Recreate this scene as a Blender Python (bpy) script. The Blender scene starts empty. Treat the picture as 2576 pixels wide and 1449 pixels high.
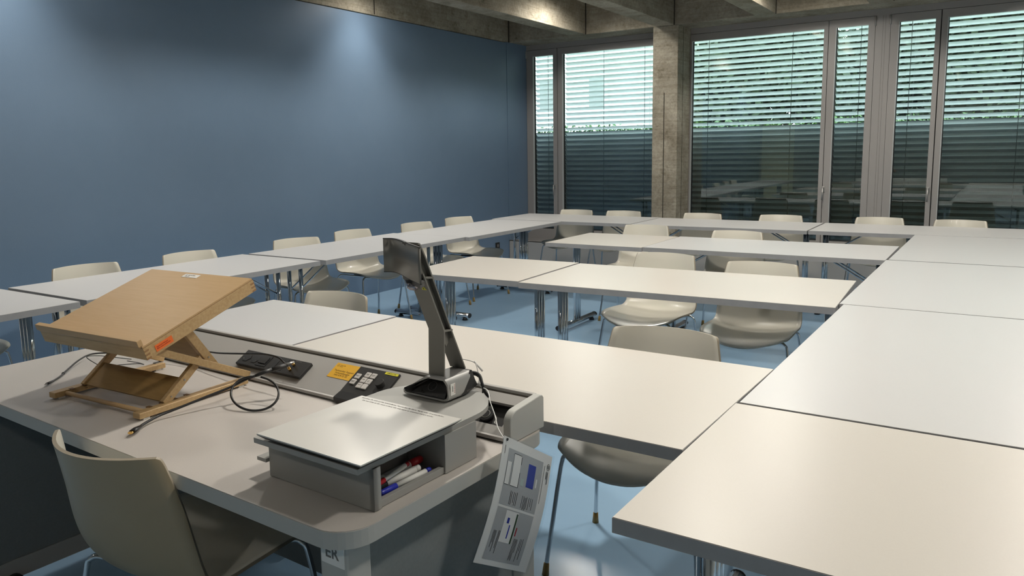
import bpy, bmesh, math, random
from mathutils import Vector, Matrix
random.seed(7)
SC = bpy.context.scene
COL = SC.collection
R = math.radians
PI = math.pi

# ------------------------------------------------------------------ materials
def mat(name, col, rough=.5, metal=0., noise=None, bump=None, spec=.5, coat=0., trans=0.):
    m = bpy.data.materials.new(name); m.use_nodes = True
    nt = m.node_tree; b = nt.nodes['Principled BSDF']
    b.inputs['Base Color'].default_value = (*col, 1)
    b.inputs['Roughness'].default_value = rough
    b.inputs['Metallic'].default_value = metal
    b.inputs['Specular IOR Level'].default_value = spec
    b.inputs['Coat Weight'].default_value = coat
    tc = nt.nodes.new('ShaderNodeTexCoord')
    if noise:      # (scale, detail, other colour, stretch)
        sc, det, c2, st = noise
        mp = nt.nodes.new('ShaderNodeMapping'); mp.inputs['Scale'].default_value = st
        n = nt.nodes.new('ShaderNodeTexNoise'); n.inputs['Scale'].default_value = sc; n.inputs['Detail'].default_value = det
        n.inputs['Roughness'].default_value = .65
        r = nt.nodes.new('ShaderNodeValToRGB')
        r.color_ramp.elements[0].position = .35; r.color_ramp.elements[1].position = .65
        r.color_ramp.elements[0].color = (*c2, 1); r.color_ramp.elements[1].color = (*col, 1)
        nt.links.new(tc.outputs['Object'], mp.inputs[0]); nt.links.new(mp.outputs[0], n.inputs[0])
        nt.links.new(n.outputs[0], r.inputs[0]); nt.links.new(r.outputs[0], b.inputs['Base Color'])
    if bump:       # (scale, strength)
        n2 = nt.nodes.new('ShaderNodeTexNoise'); n2.inputs['Scale'].default_value = bump[0]; n2.inputs['Detail'].default_value = 3
        bp = nt.nodes.new('ShaderNodeBump'); bp.inputs['Strength'].default_value = bump[1]; bp.inputs['Distance'].default_value = .01
        nt.links.new(tc.outputs['Object'], n2.inputs[0]); nt.links.new(n2.outputs[0], bp.inputs['Height']); nt.links.new(bp.outputs[0], b.inputs['Normal'])
    return m

def concrete(name):
    m = bpy.data.materials.new(name); m.use_nodes = True
    nt = m.node_tree; b = nt.nodes['Principled BSDF']; L = nt.links.new
    b.inputs['Roughness'].default_value = .85; b.inputs['Specular IOR Level'].default_value = .2
    tc = nt.nodes.new('ShaderNodeTexCoord')
    def noise(sc, det, st):
        mp = nt.nodes.new('ShaderNodeMapping'); mp.inputs['Scale'].default_value = st
        n = nt.nodes.new('ShaderNodeTexNoise'); n.inputs['Scale'].default_value = sc; n.inputs['Detail'].default_value = det
        n.inputs['Roughness'].default_value = .7
        L(tc.outputs['Object'], mp.inputs[0]); L(mp.outputs[0], n.inputs[0]); return n
    def ramp(n, p0, c0, p1, c1):
        r = nt.nodes.new('ShaderNodeValToRGB'); e = r.color_ramp.elements
        e[0].position, e[1].position = p0, p1; e[0].color, e[1].color = (*c0, 1), (*c1, 1)
        L(n.outputs[0], r.inputs[0]); return r
    def mul(a, c, f=1):
        x = nt.nodes.new('ShaderNodeMix'); x.data_type = 'RGBA'; x.blend_type = 'MULTIPLY'; x.inputs[0].default_value = f
        L(a.outputs[0] if a.bl_idname != 'ShaderNodeMix' else a.outputs[2], x.inputs[6]); L(c.outputs[0], x.inputs[7]); return x
    big = ramp(noise(2.2, 8, (1, 1, 1)), .38, (.30, .265, .205), .62, (.46, .42, .34))
    fine = ramp(noise(38, 4, (1, 1, 1)), .3, (.72, .72, .72), .6, (1, 1, 1))
    boards = ramp(noise(9, 3, (.25, .25, 6)), .32, (.62, .60, .55), .55, (1, 1, 1))
    blots = ramp(noise(6.5, 6, (1, 1, 1.4)), .30, (.5, .48, .42), .42, (1, 1, 1))
    x = mul(mul(mul(big, fine), boards, .55), blots, .8)
    L(x.outputs[2], b.inputs['Base Color'])
    bp = nt.nodes.new('ShaderNodeBump'); bp.inputs['Strength'].default_value = .5; bp.inputs['Distance'].default_value = .012
    L(noise(25, 5, (1, 1, 1)).outputs[0], bp.inputs['Height']); L(bp.outputs[0], b.inputs['Normal'])
    return m

M = {}
M['wall'] = mat('wall_blue_paint', (.150, .222, .322), .42, bump=(160, .06), noise=(3, 3, (.143, .214, .312), (1, 1, 1)))
M['floor'] = mat('floor_blue_resin', (.310, .470, .640), .22, noise=(1.3, 4, (.290, .445, .610), (1, 1, 1)), bump=(30, .03))
M['white_wall'] = mat('wall_cream_paint', (.62, .60, .54), .7)
M['grey_wall'] = mat('wall_grey_paint', (.30, .30, .28), .7)
M['door_cream'] = mat('cream_door_paint', (.72, .66, .42), .5)
M['concrete'] = concrete('board_marked_concrete')
M['joint'] = mat('dark_joint', (.05, .042, .032), .9)
M['frame'] = mat('grey_window_paint', (.31, .295, .285), .45)
M['frame_dark'] = mat('window_gasket', (.012, .014, .016), .6)
M['frame_light'] = mat('glazing_bead', (.5, .52, .52), .4)
M['top'] = mat('cream_white_laminate', (.60, .565, .515), .34, noise=(260, 2, (.59, .555, .505), (1, 1, 1)))
M['top_cool'] = mat('cool_white_laminate', (.585, .578, .575), .33, noise=(260, 2, (.575, .568, .565), (1, 1, 1)))
M['edge'] = mat('grey_edge_band', (.34, .335, .335), .45, noise=(14, 3, (.31, .305, .305), (1, 1, 1)))
M['chrome'] = mat('chrome', (.62, .65, .68), .12, 1.)
M['black'] = mat('black_plastic', (.012, .012, .013), .42)
M['black_soft'] = mat('charcoal_panel', (.028, .027, .026), .5, noise=(180, 2, (.022, .021, .021), (1, 1, 1)))
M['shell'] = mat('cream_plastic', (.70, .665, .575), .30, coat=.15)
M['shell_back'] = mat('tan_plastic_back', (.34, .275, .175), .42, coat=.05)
M['shell_edge'] = mat('shaded_plastic_rim', (.30, .255, .19), .45)  # brown-grey carries the shading along the shell's edges in its colour
M['amber'] = mat('amber_glide', (.27, .17, .045), .45)
M['desk'] = mat('warm_grey_laminate', (.50, .465, .435), .42, noise=(300, 2, (.485, .45, .42), (1, 1, 1)))
M['desk_edge'] = mat('grey_desk_edge', (.44, .44, .415), .5)
M['desk_panel'] = mat('grey_desk_panel', (.22, .235, .235), .55, noise=(120, 2, (.205, .22, .22), (1, 1, 1)))
M['desk_metal'] = mat('grey_powder_coat', (.40, .385, .365), .42)
M['riser'] = mat('riser_grey', (.34, .335, .315), .5)
M['wood'] = mat('beech_wood', (.53, .355, .185), .42, noise=(9, 5, (.495, .325, .16), (1, 14, 14)))
M['wood_side'] = mat('beech_solid', (.53, .37, .19), .45, noise=(7, 5, (.44, .29, .135), (1.2, 18, 18)))
M['wood_end'] = mat('beech_end_grain', (.30, .165, .07), .6)
M['ply'] = mat('beech_plywood_panel', (.36, .225, .085), .5, noise=(8, 4, (.31, .19, .07), (2, 10, 10)))
M['groove'] = mat('wood_groove', (.14, .07, .025), .7)
M['silver'] = mat('brushed_silver', (.40, .395, .385), .38, .6, bump=(400, .03))
M['grey_alu'] = mat('dark_grey_aluminium', (.185, .178, .160), .42, .3)
M['white_panel'] = mat('white_work_surface', (.62, .605, .57), .28)
M['white'] = mat('white_paper', (.78, .77, .74), .6)
M['orange'] = mat('orange_sticker', (.85, .17, .03), .5)
M['yellow'] = mat('amber_notice', (.78, .43, .03), .5)
M['label_yellow'] = mat('yellow_label', (.72, .66, .04), .5)
M['ink'] = mat('black_ink', (.02, .018, .015), .6)
M['ink_grey'] = mat('grey_ink', (.16, .15, .14), .6)
M['ink_brown'] = mat('dark_brown_ink', (.16, .085, .01), .6)
M['red'] = mat('red_plastic', (.42, .012, .018), .4)
M['blue_ink'] = mat('navy_print', (.012, .022, .30), .5)
M['blue_pen'] = mat('blue_plastic', (.02, .03, .38), .35)
M['gold'] = mat('gold_plating', (.75, .48, .16), .25, 1.)
M['keycap'] = mat('pale_keycap', (.62, .59, .56), .35)
M['print_grey'] = mat('grey_printed_field', (.42, .425, .425), .5)
M['teal_print'] = mat('pale_teal_print', (.42, .50, .47), .5)
M['green_print'] = mat('dark_green_print', (.03, .06, .02), .5)
M['lens'] = mat('lens_glass', (.35, .33, .36), .08, .8)
M['slat'] = mat('blind_slat_aluminium', (.76, .80, .79), .40, spec=.5)
M['cord'] = mat('blind_cord', (.03, .04, .04), .7)
M['outer_wall'] = mat('light_well_concrete', (.10, .115, .115), .9, noise=(4, 5, (.07, .085, .085), (1, 1, 1)))
M['soil'] = mat('lawn_ground', (.06, .10, .03), .9, noise=(5, 5, (.03, .055, .015), (1, 1, 1)))
M['leaf'] = mat('green_leaves', (.07, .17, .02), .5, noise=(3, 2, (.03, .09, .01), (1, 1, 1)))
M['leaf_dark'] = mat('dark_green_leaves', (.022, .040, .014), .7, noise=(3, 2, (.010, .020, .008), (1, 1, 1)))
M['bark'] = mat('tree_bark', (.06, .045, .03), .9)
M['facade'] = mat('pale_facade', (.72, .74, .74), .8)
M['string'] = mat('white_string', (.75, .74, .72), .6)

def glass_mat():
    m = bpy.data.materials.new('window_glass'); m.use_nodes = True
    nt = m.node_tree; nt.nodes.clear(); L = nt.links.new
    o = nt.nodes.new('ShaderNodeOutputMaterial'); mx = nt.nodes.new('ShaderNodeMixShader')
    t = nt.nodes.new('ShaderNodeBsdfTransparent'); t.inputs[0].default_value = (.90, .945, .93, 1)
    g = nt.nodes.new('ShaderNodeBsdfGlossy'); g.inputs['Roughness'].default_value = .0; g.inputs['Color'].default_value = (.9, .97, 1, 1)
    f = nt.nodes.new('ShaderNodeFresnel'); f.inputs[0].default_value = 1.85
    L(f.outputs[0], mx.inputs[0]); L(t.outputs[0], mx.inputs[1]); L(g.outputs[0], mx.inputs[2]); L(mx.outputs[0], o.inputs[0])
    return m
M['glass'] = glass_mat()
def film_mat():
    m = bpy.data.materials.new('clear_film'); m.use_nodes = True
    nt = m.node_tree; nt.nodes.clear(); L = nt.links.new
    o = nt.nodes.new('ShaderNodeOutputMaterial'); mx = nt.nodes.new('ShaderNodeMixShader'); mx.inputs[0].default_value = .07
    t = nt.nodes.new('ShaderNodeBsdfTransparent'); t.inputs[0].default_value = (.93, .94, .95, 1)
    g = nt.nodes.new('ShaderNodeBsdfGlossy'); g.inputs['Roughness'].default_value = .15
    L(t.outputs[0], mx.inputs[1]); L(g.outputs[0], mx.inputs[2]); L(mx.outputs[0], o.inputs[0])
    return m
M['film'] = film_mat()

# ------------------------------------------------------------------ mesh helpers
class MB:
    """collects shapes into one mesh; every shape may use its own material"""
    def __init__(s): s.bm = bmesh.new(); s.mats = []; s.cur = 0
    def m(s, name):
        if name not in s.mats: s.mats.append(name)
        s.cur = s.mats.index(name); return s
    def _f(s, vs, smooth=False):
        try: f = s.bm.faces.new(vs)
        except ValueError: return None
        f.material_index = s.cur; f.smooth = smooth; return f
    def box(s, c, d, rot=None, bev=0):
        """c centre, d full size, rot a Matrix"""
        c = Vector(c); vs = []
        for x in (-.5, .5):
            for y in (-.5, .5):
                for z in (-.5, .5):
                    p = Vector((x*d[0], y*d[1], z*d[2]))
                    if rot: p = rot @ p
                    vs.append(s.bm.verts.new(p + c))
        fs = [s._f([vs[i] for i in q]) for q in ((0,1,3,2),(4,6,7,5),(0,4,5,1),(2,3,7,6),(0,2,6,4),(1,5,7,3))]
        if bev:
            es = list({e for f in fs for e in f.edges})
            r = bmesh.ops.bevel(s.bm, geom=es, offset=bev, segments=2, affect='EDGES', profile=.5)
            for f in r['faces']: f.material_index = s.cur
        return s
    def b2(s, a, b, bev=0):
        return s.box([(a[i]+b[i])/2 for i in range(3)], [abs(b[i]-a[i]) for i in range(3)], None, bev)
    def tube(s, pts, r, n=10, cap=True, flat=1., smooth_path=0):
        pts = [Vector(p) for p in pts]
        if smooth_path: pts = catmull(pts, smooth_path)
        rings = []; up = None
        for i, p in enumerate(pts):
            t = (pts[min(i+1, len(pts)-1)] - pts[max(i-1, 0)]).normalized()
            if up is None:
                up = Vector((0, 0, 1)) if abs(t.z) < .9 else Vector((1, 0, 0))
            a = t.cross(up).normalized(); up = a.cross(t).normalized()
            rr = r[i] if isinstance(r, (list, tuple)) else r
            rings.append([s.bm.verts.new(p + a*(math.cos(2*PI*k/n)*rr) + up*(math.sin(2*PI*k/n)*rr*flat)) for k in range(n)])
        for A, B in zip(rings, rings[1:]):
            for k in range(n): s._f([A[k], A[(k+1) % n], B[(k+1) % n], B[k]], True)
        if cap: s._f(rings[0]); s._f(rings[-1][::-1])
        return s
    def prism(s, poly, a, b, axis='z', holes=None):
        """poly 2-D outline, extruded from a to b along axis"""
        def P(u, v, w): return {'z': (u, v, w), 'x': (w, u, v), 'y': (u, w, v)}[axis]
        A = [s.bm.verts.new(P(u, v, a)) for u, v in poly]; B = [s.bm.verts.new(P(u, v, b)) for u, v in poly]
        n = len(poly); s._f(A[::-1]); s._f(B)
        for k in range(n): s._f([A[k], A[(k+1) % n], B[(k+1) % n], B[k]])
        return s
    def ring(s, outer, inner, a, b, axis='x'):
        """closed band between two outlines of equal length, extruded"""
        def P(u, v, w): return {'z': (u, v, w), 'x': (w, u, v), 'y': (u, w, v)}[axis]
        V = [[s.bm.verts.new(P(u, v, w)) for u, v in poly] for poly in (outer, inner) for w in (a, b)]
        oa, ob, ia, ib = V; n = len(outer)
        for k in range(n):
            j = (k+1) % n
            s._f([oa[k], oa[j], ob[j], ob[k]]); s._f([ia[j], ia[k], ib[k], ib[j]])
            s._f([oa[j], oa[k], ia[k], ia[j]]); s._f([ob[k], ob[j], ib[j], ib[k]])
        return s
    def quad(s, *p): s._f([s.bm.verts.new(q) for q in p]); return s
    def build(s, name, parent=None, loc=None, rot=None, bevel=0, smooth=False):
        bmesh.ops.recalc_face_normals(s.bm, faces=s.bm.faces[:])
        me = bpy.data.meshes.new(name); s.bm.to_mesh(me); s.bm.free()
        for k in s.mats: me.materials.append(M[k])
        o = bpy.data.objects.new(name, me); COL.objects.link(o)
        if parent: o.parent = parent
        if loc is not None: o.location = loc
        if rot is not None: o.rotation_euler = rot
        if bevel:
            b = o.modifiers.new('b', 'BEVEL'); b.width = bevel; b.segments = 3; b.limit_method = 'ANGLE'; b.angle_limit = R(40)
            o.data.shade_smooth() if hasattr(o.data, 'shade_smooth') else None
            w = o.modifiers.new('w', 'WEIGHTED_NORMAL'); w.keep_sharp = True
        return o

def catmull(P, n):
    out = []
    for i in range(len(P)-1):
        p0, p1, p2, p3 = P[max(i-1, 0)], P[i], P[i+1], P[min(i+2, len(P)-1)]
        for k in range(n):
            t = k/n
            out.append(.5*((2*p1) + (p2-p0)*t + (2*p0-5*p1+4*p2-p3)*t*t + (3*p1-p0-3*p2+p3)*t**3))
    out.append(P[-1]); return out

def M1(mname): return MB().m(mname)
def tag(o, label, cat, group=None, kind=None):
    if label: o['label'] = label
    if cat: o['category'] = cat
    if group: o['group'] = group
    if kind: o['kind'] = kind
    return o
def thing(name, label, cat, loc=(0,0,0), rz=0, group=None):
    o = bpy.data.objects.new(name, None); COL.objects.link(o); o.empty_display_size = .1
    o.location = loc; o.rotation_euler = (0, 0, rz)
    return tag(o, label, cat, group)
def struct(o): o['kind'] = 'structure'; return o
def copy_tree(o, parent=None):
    c = o.copy(); COL.objects.link(c); c.parent = parent
    for ch in list(o.children): copy_tree(ch, c)
    return c
def text(name, s, size, mname, parent, loc, rot, align='LEFT', thick=.0002, sx=1., bold=False, spacing=1.):
    cu = bpy.data.curves.new(name, 'FONT'); cu.body = s; cu.size = size; cu.align_x = align; cu.extrude = thick
    cu.space_line = spacing; cu.resolution_u = 2
    if bold: cu.offset = size*.015
    t = bpy.data.objects.new('tmp', cu); COL.objects.link(t); bpy.context.view_layer.update()
    me = bpy.data.meshes.new_from_object(t.evaluated_get(bpy.context.evaluated_depsgraph_get()))
    bpy.data.objects.remove(t); me.name = name
    me.materials.clear(); me.materials.append(M[mname])
    o = bpy.data.objects.new(name, me); COL.objects.link(o); o.parent = parent
    o.location = loc; o.rotation_euler = rot; o.scale = (sx, 1, 1)
    return o

# ------------------------------------------------------------------ camera
cam = bpy.data.cameras.new('camera'); co = bpy.data.objects.new('camera', cam); COL.objects.link(co)
pitch, yaw, roll, CZ = R(7.923), R(-33.374), R(-.974), 1.4396
F = Vector((math.sin(yaw)*math.cos(pitch), math.cos(yaw)*math.cos(pitch), -math.sin(pitch)))
r0 = Vector((math.cos(yaw), -math.sin(yaw), 0)); u0 = r0.cross(F)
rr = r0*math.cos(roll) + u0*math.sin(roll); uu = -r0*math.sin(roll) + u0*math.cos(roll)
mw = Matrix((rr, uu, -F)).transposed().to_4x4(); mw.translation = (0, 0, CZ)
co.matrix_world = mw
cam.sensor_width = 36; cam.lens = 1945.94*36/2576
cam.shift_x = (1288-1252.08)/2576; cam.shift_y = (656.24-724.5)/2576
cam.clip_start = .05; cam.clip_end = 300
SC.camera = co

# ------------------------------------------------------------------ the room
XL, XR, YB, YW = -5.49, 3.6, -2.6, 9.10
struct(M1('floor').b2((XL-.2, YB-.2, -.1), (XR+.2, YW+.1, 0)).build('floor'))
struct(M1('wall').b2((XL-.15, YB, 0), (XL, 8.615, 2.84)).build('wall_left'))
struct(M1('wall').b2((XL-.15, 8.62, 0), (XL+.004, YW+.1, 2.85)).build('wall_left_pier'))
struct(M1('white_wall').b2((XR, YB, 0), (XR+.15, YW+.1, 3.45)).build('wall_right'))
struct(M1('grey_wall').b2((XL-.15, YB-.15, 0), (XR+.15, YB, 3.45)).build('wall_back'))
d1 = struct(M1('door_cream').b2((-5.42, YB, .005), (-4.62, YB+.03, 2.06)).build('door_1'))
M1('silver').tube([(-4.70, YB+.07, 1.05), (-4.82, YB+.07, 1.05)], .009, 8).tube([(-4.70, YB+.03, 1.05), (-4.70, YB+.07, 1.05)], .009, 8).build('handle', d1)
struct(M1('concrete').b2((XL-.6, YB-.15, 3.45), (XR+.15, YW+.3, 3.6)).build('ceiling'))
# first beam runs over the blue wall, the others follow at 1.13 m
joists = [(-5.85, -5.495)] + [(-4.61+1.118*i, -4.39+1.118*i) for i in range(7)]
for i, (a, b) in enumerate(joists):
    o = M1('concrete').b2((a, YB, 2.85), (b, 8.70, 3.45), .006)
    o.m('joint').b2((b-.004, 8.672, 2.85), (b+.002, 8.70, 3.4))
    if i == 0: o.b2((b-.004, 6.13, 2.86), (b+.0015, 6.145, 3.4)).b2((b-.004, 3.0, 2.86), (b+.0015, 3.012, 3.4))
    struct(o.build('ceiling_beam'))
struct(M1('concrete').b2((XL-.6, 8.70, 2.85), (XR+.15, 9.16, 3.45), .006).build('ceiling_cross_beam'))
for x in (-3.53, .90):
    c = M1('concrete').b2((x, 8.70, 0), (x+.305, 9.17, 2.85), .008)
    c.m('joint').b2((x+.140, 8.6985, .3), (x+.150, 8.701, 2.1)).b2((x+.304, 8.86, 0), (x+.3065, 8.868, 2.84))
    struct(c.build('concrete_column'))

# windows: frames between the columns, 9.10 is the inner face
ZT, ZS, ZG0, ZG1 = 2.785, .25, .414, 2.705
def window(n, x0, x1, sashes, posts=()):
    """sashes: (x0, x1, glass x0, glass x1, handle x or None, hinge side)"""
    b = M1('frame').b2((x0, YW+.004, ZT), (x1, YW+.09, 2.85)).b2((x0, YW+.004, .12), (x1, YW+.09, ZS))
    for a, c in posts: b.b2((a, YW+.002, ZS), (c, YW+.09, ZT))
    fr = struct(b.build('window_%d' % n)); tagless = fr
    for (a, c, g0, g1, hx, hs) in sashes:
        s = M1('frame')
        for p, q in (((a+.003, ZG0), (g0, ZG1)), ((g1, ZG0), (c-.003, ZG1)), ((a+.003, ZS+.004), (c-.003, ZG0)), ((a+.003, ZG1), (c-.003, ZT-.004))):
            s.b2((p[0], YW, p[1]), (q[0], YW+.06, q[1]))
        s.m('frame_dark').b2((a-.001, YW+.02, ZS), (a+.003, YW+.07, ZT)).b2((c-.003, YW+.02, ZS), (c+.001, YW+.07, ZT)).b2((a, YW+.02, ZT-.004), (c, YW+.07, ZT))
        s.b2((g0, YW+.03, ZG0), (g0+.012, YW+.058, ZG1)).b2((g0, YW+.03, ZG0), (g1, YW+.058, ZG0+.01))
        s.m('frame_light').b2((g0-.0005, YW-.001, ZG0), (g0+.006, YW+.03, ZG1)).b2((g0, YW-.001, ZG1-.005), (g1, YW+.03, ZG1))
        so = s.build('sash', fr)
        M1('glass').b2((g0, YW+.046, ZG0), (g1, YW+.052, ZG1)).build('pane', so)
        if hx is not None:
            h = M1('silver').b2((hx-.014, YW-.008, .955), (hx+.014, YW, 1.02), .003)
            h.tube([(hx, YW-.004, 1.0), (hx, YW-.045, 1.0)], .009, 8)
            h.tube([(hx, YW-.045, 1.008), (hx-.002, YW-.048, .87)], .0085, 8)
            h.build('handle', so)
        if hs:
            hx2 = a if hs < 0 else c
            M1('silver').tube([(hx2, YW-.006, ZT-.10), (hx2, YW-.006, ZT-.005)], .008, 8).build('hinge', so)
    return fr
window(1, XL, -3.53, [(-5.485, -5.015, -5.385, -5.078, -5.055, -1), (-5.012, -3.53, -4.942, -3.60, None, 0)])
window(2, -3.225, -1.175, [(-3.225, -1.70, -3.205, -1.747, None, 0), (-1.70, -1.245, -1.628, -1.312, -1.69, 1)], [(-1.245, -1.175)])
window(3, -1.175, .90, [(-1.105, -.65, -1.028, -.698, -.68, -1), (-.647, .90, -.592, .83, None, 0)], [(-1.175, -1.105)])
window(4, 1.205, XR, [(1.205, 2.73, 1.26, 2.66, None, 0), (2.73, XR, 2.80, 3.45, None, 0)])
struct(M1('joint').b2((-1.176, YW+.0015, ZS), (-1.1745, YW+.004, ZT)).b2((-1.152, YW+.0015, ZS), (-1.1505, YW+.004, ZT)).build('trim_1'))
struct(M1('frame').b2((XL, YW-.001, 0), (XR, YW+.09, .12)).build('trim_2'))

# venetian blinds hang outside the glass
def blind(x0, x1, cords, label):
    t = thing('venetian_blind', label, 'blind', (0, 0, 0), 0, 'venetian blinds outside the windows')
    b = M1('slat'); z = .30; tilt = R(-26); yc = 9.31
    while z < 2.74:
        prof = []
        for k in range(6):
            s = (k/5-.5)*.080; h = .0055*(1-(2*(k/5)-1)**2)
            prof.append((yc + s*math.cos(tilt) - h*math.sin(tilt), z + s*math.sin(tilt) + h*math.cos(tilt)))
        lo = [(p[0], p[1]-.0011) for p in prof][::-1]
        b.prism(prof+lo, x0, x1, 'x'); z += .0655
    b.build('slats', t)
    M1('slat').b2((x0, 9.27, 2.745), (x1, 9.35, 2.80)).build('head_rail', t); M1('slat').b2((x0, 9.285, .255), (x1, 9.335, .275)).build('bottom_rail', t)
    for c in cords:
        for xx, yy, r_ in ((c, 9.262, .0028), (c+.03, 9.356, .0022)): M1('cord').tube([(xx, yy, .27), (xx, yy, 2.75)], r_, 5).build('cord', t)
    return t
blind(-5.46, -5.02, (-5.24,), 'narrow lowered grey slat blind outside the corner window by the blue wall')
blind(-5.00, -3.42, (-4.42, -3.86), 'wide lowered grey slat blind between the corner sash and the concrete column')
blind(-3.32, -1.66, (-3.05, -2.10), 'wide lowered grey slat blind just right of the concrete column')
blind(-1.64, -1.20, (-1.40,), 'narrow slat blind left of the broad grey window post')
blind(-1.15, -.66, (-.92,), 'narrow slat blind right of the broad grey window post')
blind(-.64, .98, (.05, .70), 'rightmost wide slat blind, at the edge of the picture')
blind(1.12, 3.6, (1.6, 2.6), 'slat blind in the window beyond the second column')

struct(M1('outer_wall').b2((-9, 8.95, -.3), (XL-.15, 9.2, 3.6)).build('wall_light_block_left'))  # unseen facade stretch, added to keep sideways sky light off the slats
struct(M1('outer_wall').b2((XR+.15, 8.95, -.3), (8, 9.2, 3.6)).build('wall_light_block_right'))  # the same unseen light block, added on the other side
# low convector cover along the window wall
t = thing('convector_cover', 'long low pale grey metal heating cover under the windows', 'radiator', (0, 0, 0))
M1('desk_metal').b2((XL+.01, 8.615, .005), (-3.55, 8.635, .295)).b2((-3.18, 8.615, .005), (.88, 8.635, .295)).b2((XL+.01, 8.615, .285), (-3.55, 8.66, .295)).b2((-3.18, 8.615, .285), (.88, 8.66, .295)).build('front_panel', t)
g = M1('black')
g.b2((XL+.01, 8.66, .24), (-3.55, 9.09, .25)).b2((-3.18, 8.66, .24), (.88, 9.09, .25))
g.m('frame')
for k in range(7):
    y = 8.70+k*.055
    g.b2((XL+.01, y, .255), (-3.55, y+.012, .285)).b2((-3.18, y, .255), (.88, y+.012, .285))
g.build('grille', t)
t = tag(M1('black').b2((XL, 8.285, .215), (XL+.012, 8.372, .292), .002).build('wall_socket'), 'small black wall socket low on the blue wall near the window corner', 'socket')
M1('ink_grey').tube([(XL+.012, 8.328, .252), (XL+.0135, 8.328, .252)], .022, 16).build('socket_face', t)

# ------------------------------------------------------------------ outside
struct(M1('outer_wall').b2((-9, 9.46, -.3), (8, 9.66, 1.708)).build('wall_light_well'))
struct(M1('outer_wall').b2((-9, 9.2, -.3), (8, 9.46, -.1)).build('ground_light_well'))
struct(M1('soil').b2((-40, 9.66, 1.5), (40, 70, 1.69)).build('ground'))
def leafball(b, c, rad, n, size):
    for _ in range(n):
        d = Vector((random.gauss(0, 1), random.gauss(0, 1), random.gauss(0, 1))).normalized()
        p = Vector(c) + Vector((d.x*rad[0], d.y*rad[1], d.z*rad[2]))*(random.random()**.4)
        a = Vector((random.uniform(-1, 1), random.uniform(-1, 1), random.uniform(-1, 1))).normalized()
        q = a.orthogonal().normalized(); s = size*random.uniform(.6, 1.3)
        b.quad(p-a*s, p-q*s*.5, p+a*s, p+q*s*.5)
trees = [(-6.0, 22.5, 2.5, 'leaf_dark', 'dark green tree seen between the slats just right of the concrete column'),
         (-2.7, 26.0, 2.5, 'leaf_dark', 'broad dark tree behind the middle windows and their post'),
         (.9, 22.5, 2.8, 'leaf_dark', 'dark tree behind the rightmost blind'),
         (-10.2, 29.0, 1.3, 'leaf', 'bright green young tree outside, nearest to the concrete column')]
for i, (x, y, rd, mt, lab) in enumerate(trees):
    t = thing('tree', lab, 'tree', (x, y, 1.68), 0, 'trees outside beyond the blinds')
    M1('bark').tube([(0, 0, -.1), (.1, 0, 1.2), (.05, .1, 2.6)], [.16, .13, .06], 8).build('trunk', t)
    b = M1(mt)
    for k in range(18):
        c = (random.uniform(-rd, rd)*.72, random.uniform(-.9, .9), (.3 + 3.3*((k*7) % 18)/17))
        leafball(b, c, (rd*.5, .9, .8), 620 if i < 3 else 120, .15)
    b.build('crown', t)
b = M1('leaf')
for k in range(46):
    x = -9.2+k*.36
    leafball(b, (x, 10.6+random.uniform(-.2, .2), 1.74+random.uniform(-.02, .05)), (.3, .3, .09), 60, .035)
tag(b.build('hedge'), 'low bright green planting along the top of the light well wall', 'hedge', kind='stuff')
t = thing('building', 'pale flat facade seen through the blinds left of the column', 'building', (-20, 30, 1.6))
M1('facade').b2((-9, 0, 0), (7.5, 6, 9)).build('facade_wall', t)
for k in range(6): M1('desk_panel').b2((-7+k*2.4, -.02, 1.6), (-6.3+k*2.4, .02, 2.9)).build('facade_window', t)

# ------------------------------------------------------------------ tables
TH = .032
def make_table(name, L, W, tubes, gap, rt, label, group, brace=False, top='top'):
    t = thing(name, label, 'table', (0, 0, 0), 0, group)
    b = M1(top).b2((-L/2+.0012, -W/2+.0012, .74-.0016), (L/2-.0012, W/2-.0012, .74))
    b.m('edge').b2((-L/2, -W/2, .74-TH), (L/2, W/2, .74-.0014))
    b.build('tabletop', t)
    for sgn in (-1, 1):
        x = sgn*(L/2-.075)
        offs = [(k-(tubes-1)/2)*gap for k in range(tubes)]
        for oy in offs:
            M1('chrome').tube([(x, oy, .055), (x, oy, .706)], rt, 14).build('leg', t)
        fl = min(W*.82, .66)
        f = M1('chrome').tube([(x, -fl/2, .043), (x, fl/2, .043)], .026, 14, True, .8)
        f.m('black').tube([(x, -fl/2-.004, .043), (x, -fl/2, .043)], .0265, 14, True, .8).tube([(x, fl/2, .043), (x, fl/2+.004, .043)], .0265, 14, True, .8)
        for q in (-1, 1): f.tube([(x, q*(fl/2-.05), 0), (x, q*(fl/2-.05), .024)], [.024, .014], 12)
        f.build('foot', t)
        bl = .34 if L > 1.2 else .22
        if not brace: continue
        for q in (-1, 1): M1('chrome').tube([(x-sgn*.008, q*.045, .50), (x-sgn*bl, q*.045, .70)], .0065, 8).build('brace', t)
        M1('black').b2((x-.03, -.10, .68), (x+.03, .10, .7075), .004).build('hinge_block', t)
        M1('black').b2((x-sgn*bl-.03, -.07, .683), (x-sgn*bl+.03, .07, .7075), .004).build('bracket', t)
    return t
G_L, G_B, G_R, G_M = 'white tables in a row along the blue wall', 'white tables in a row along the windows', 'white tables in the right-hand row', 'white tables in the middle rows'
T = {}
T['L1'] = make_table('conference_table', 1.6, .8, 2, .12, .015, 'white table of the row by the blue wall, directly behind the wooden stand', G_L, True, 'top_cool')
T['M2b'] = make_table('conference_table', 1.6, .8, 3, .034, .0155, 'long white table of the middle row in the centre of the room', G_M)
T['R1'] = make_table('conference_table', 1.6, .8, 3, .034, .0155, 'farthest table of the right-hand row, touching the window row', G_R, False, 'top_cool')
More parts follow.
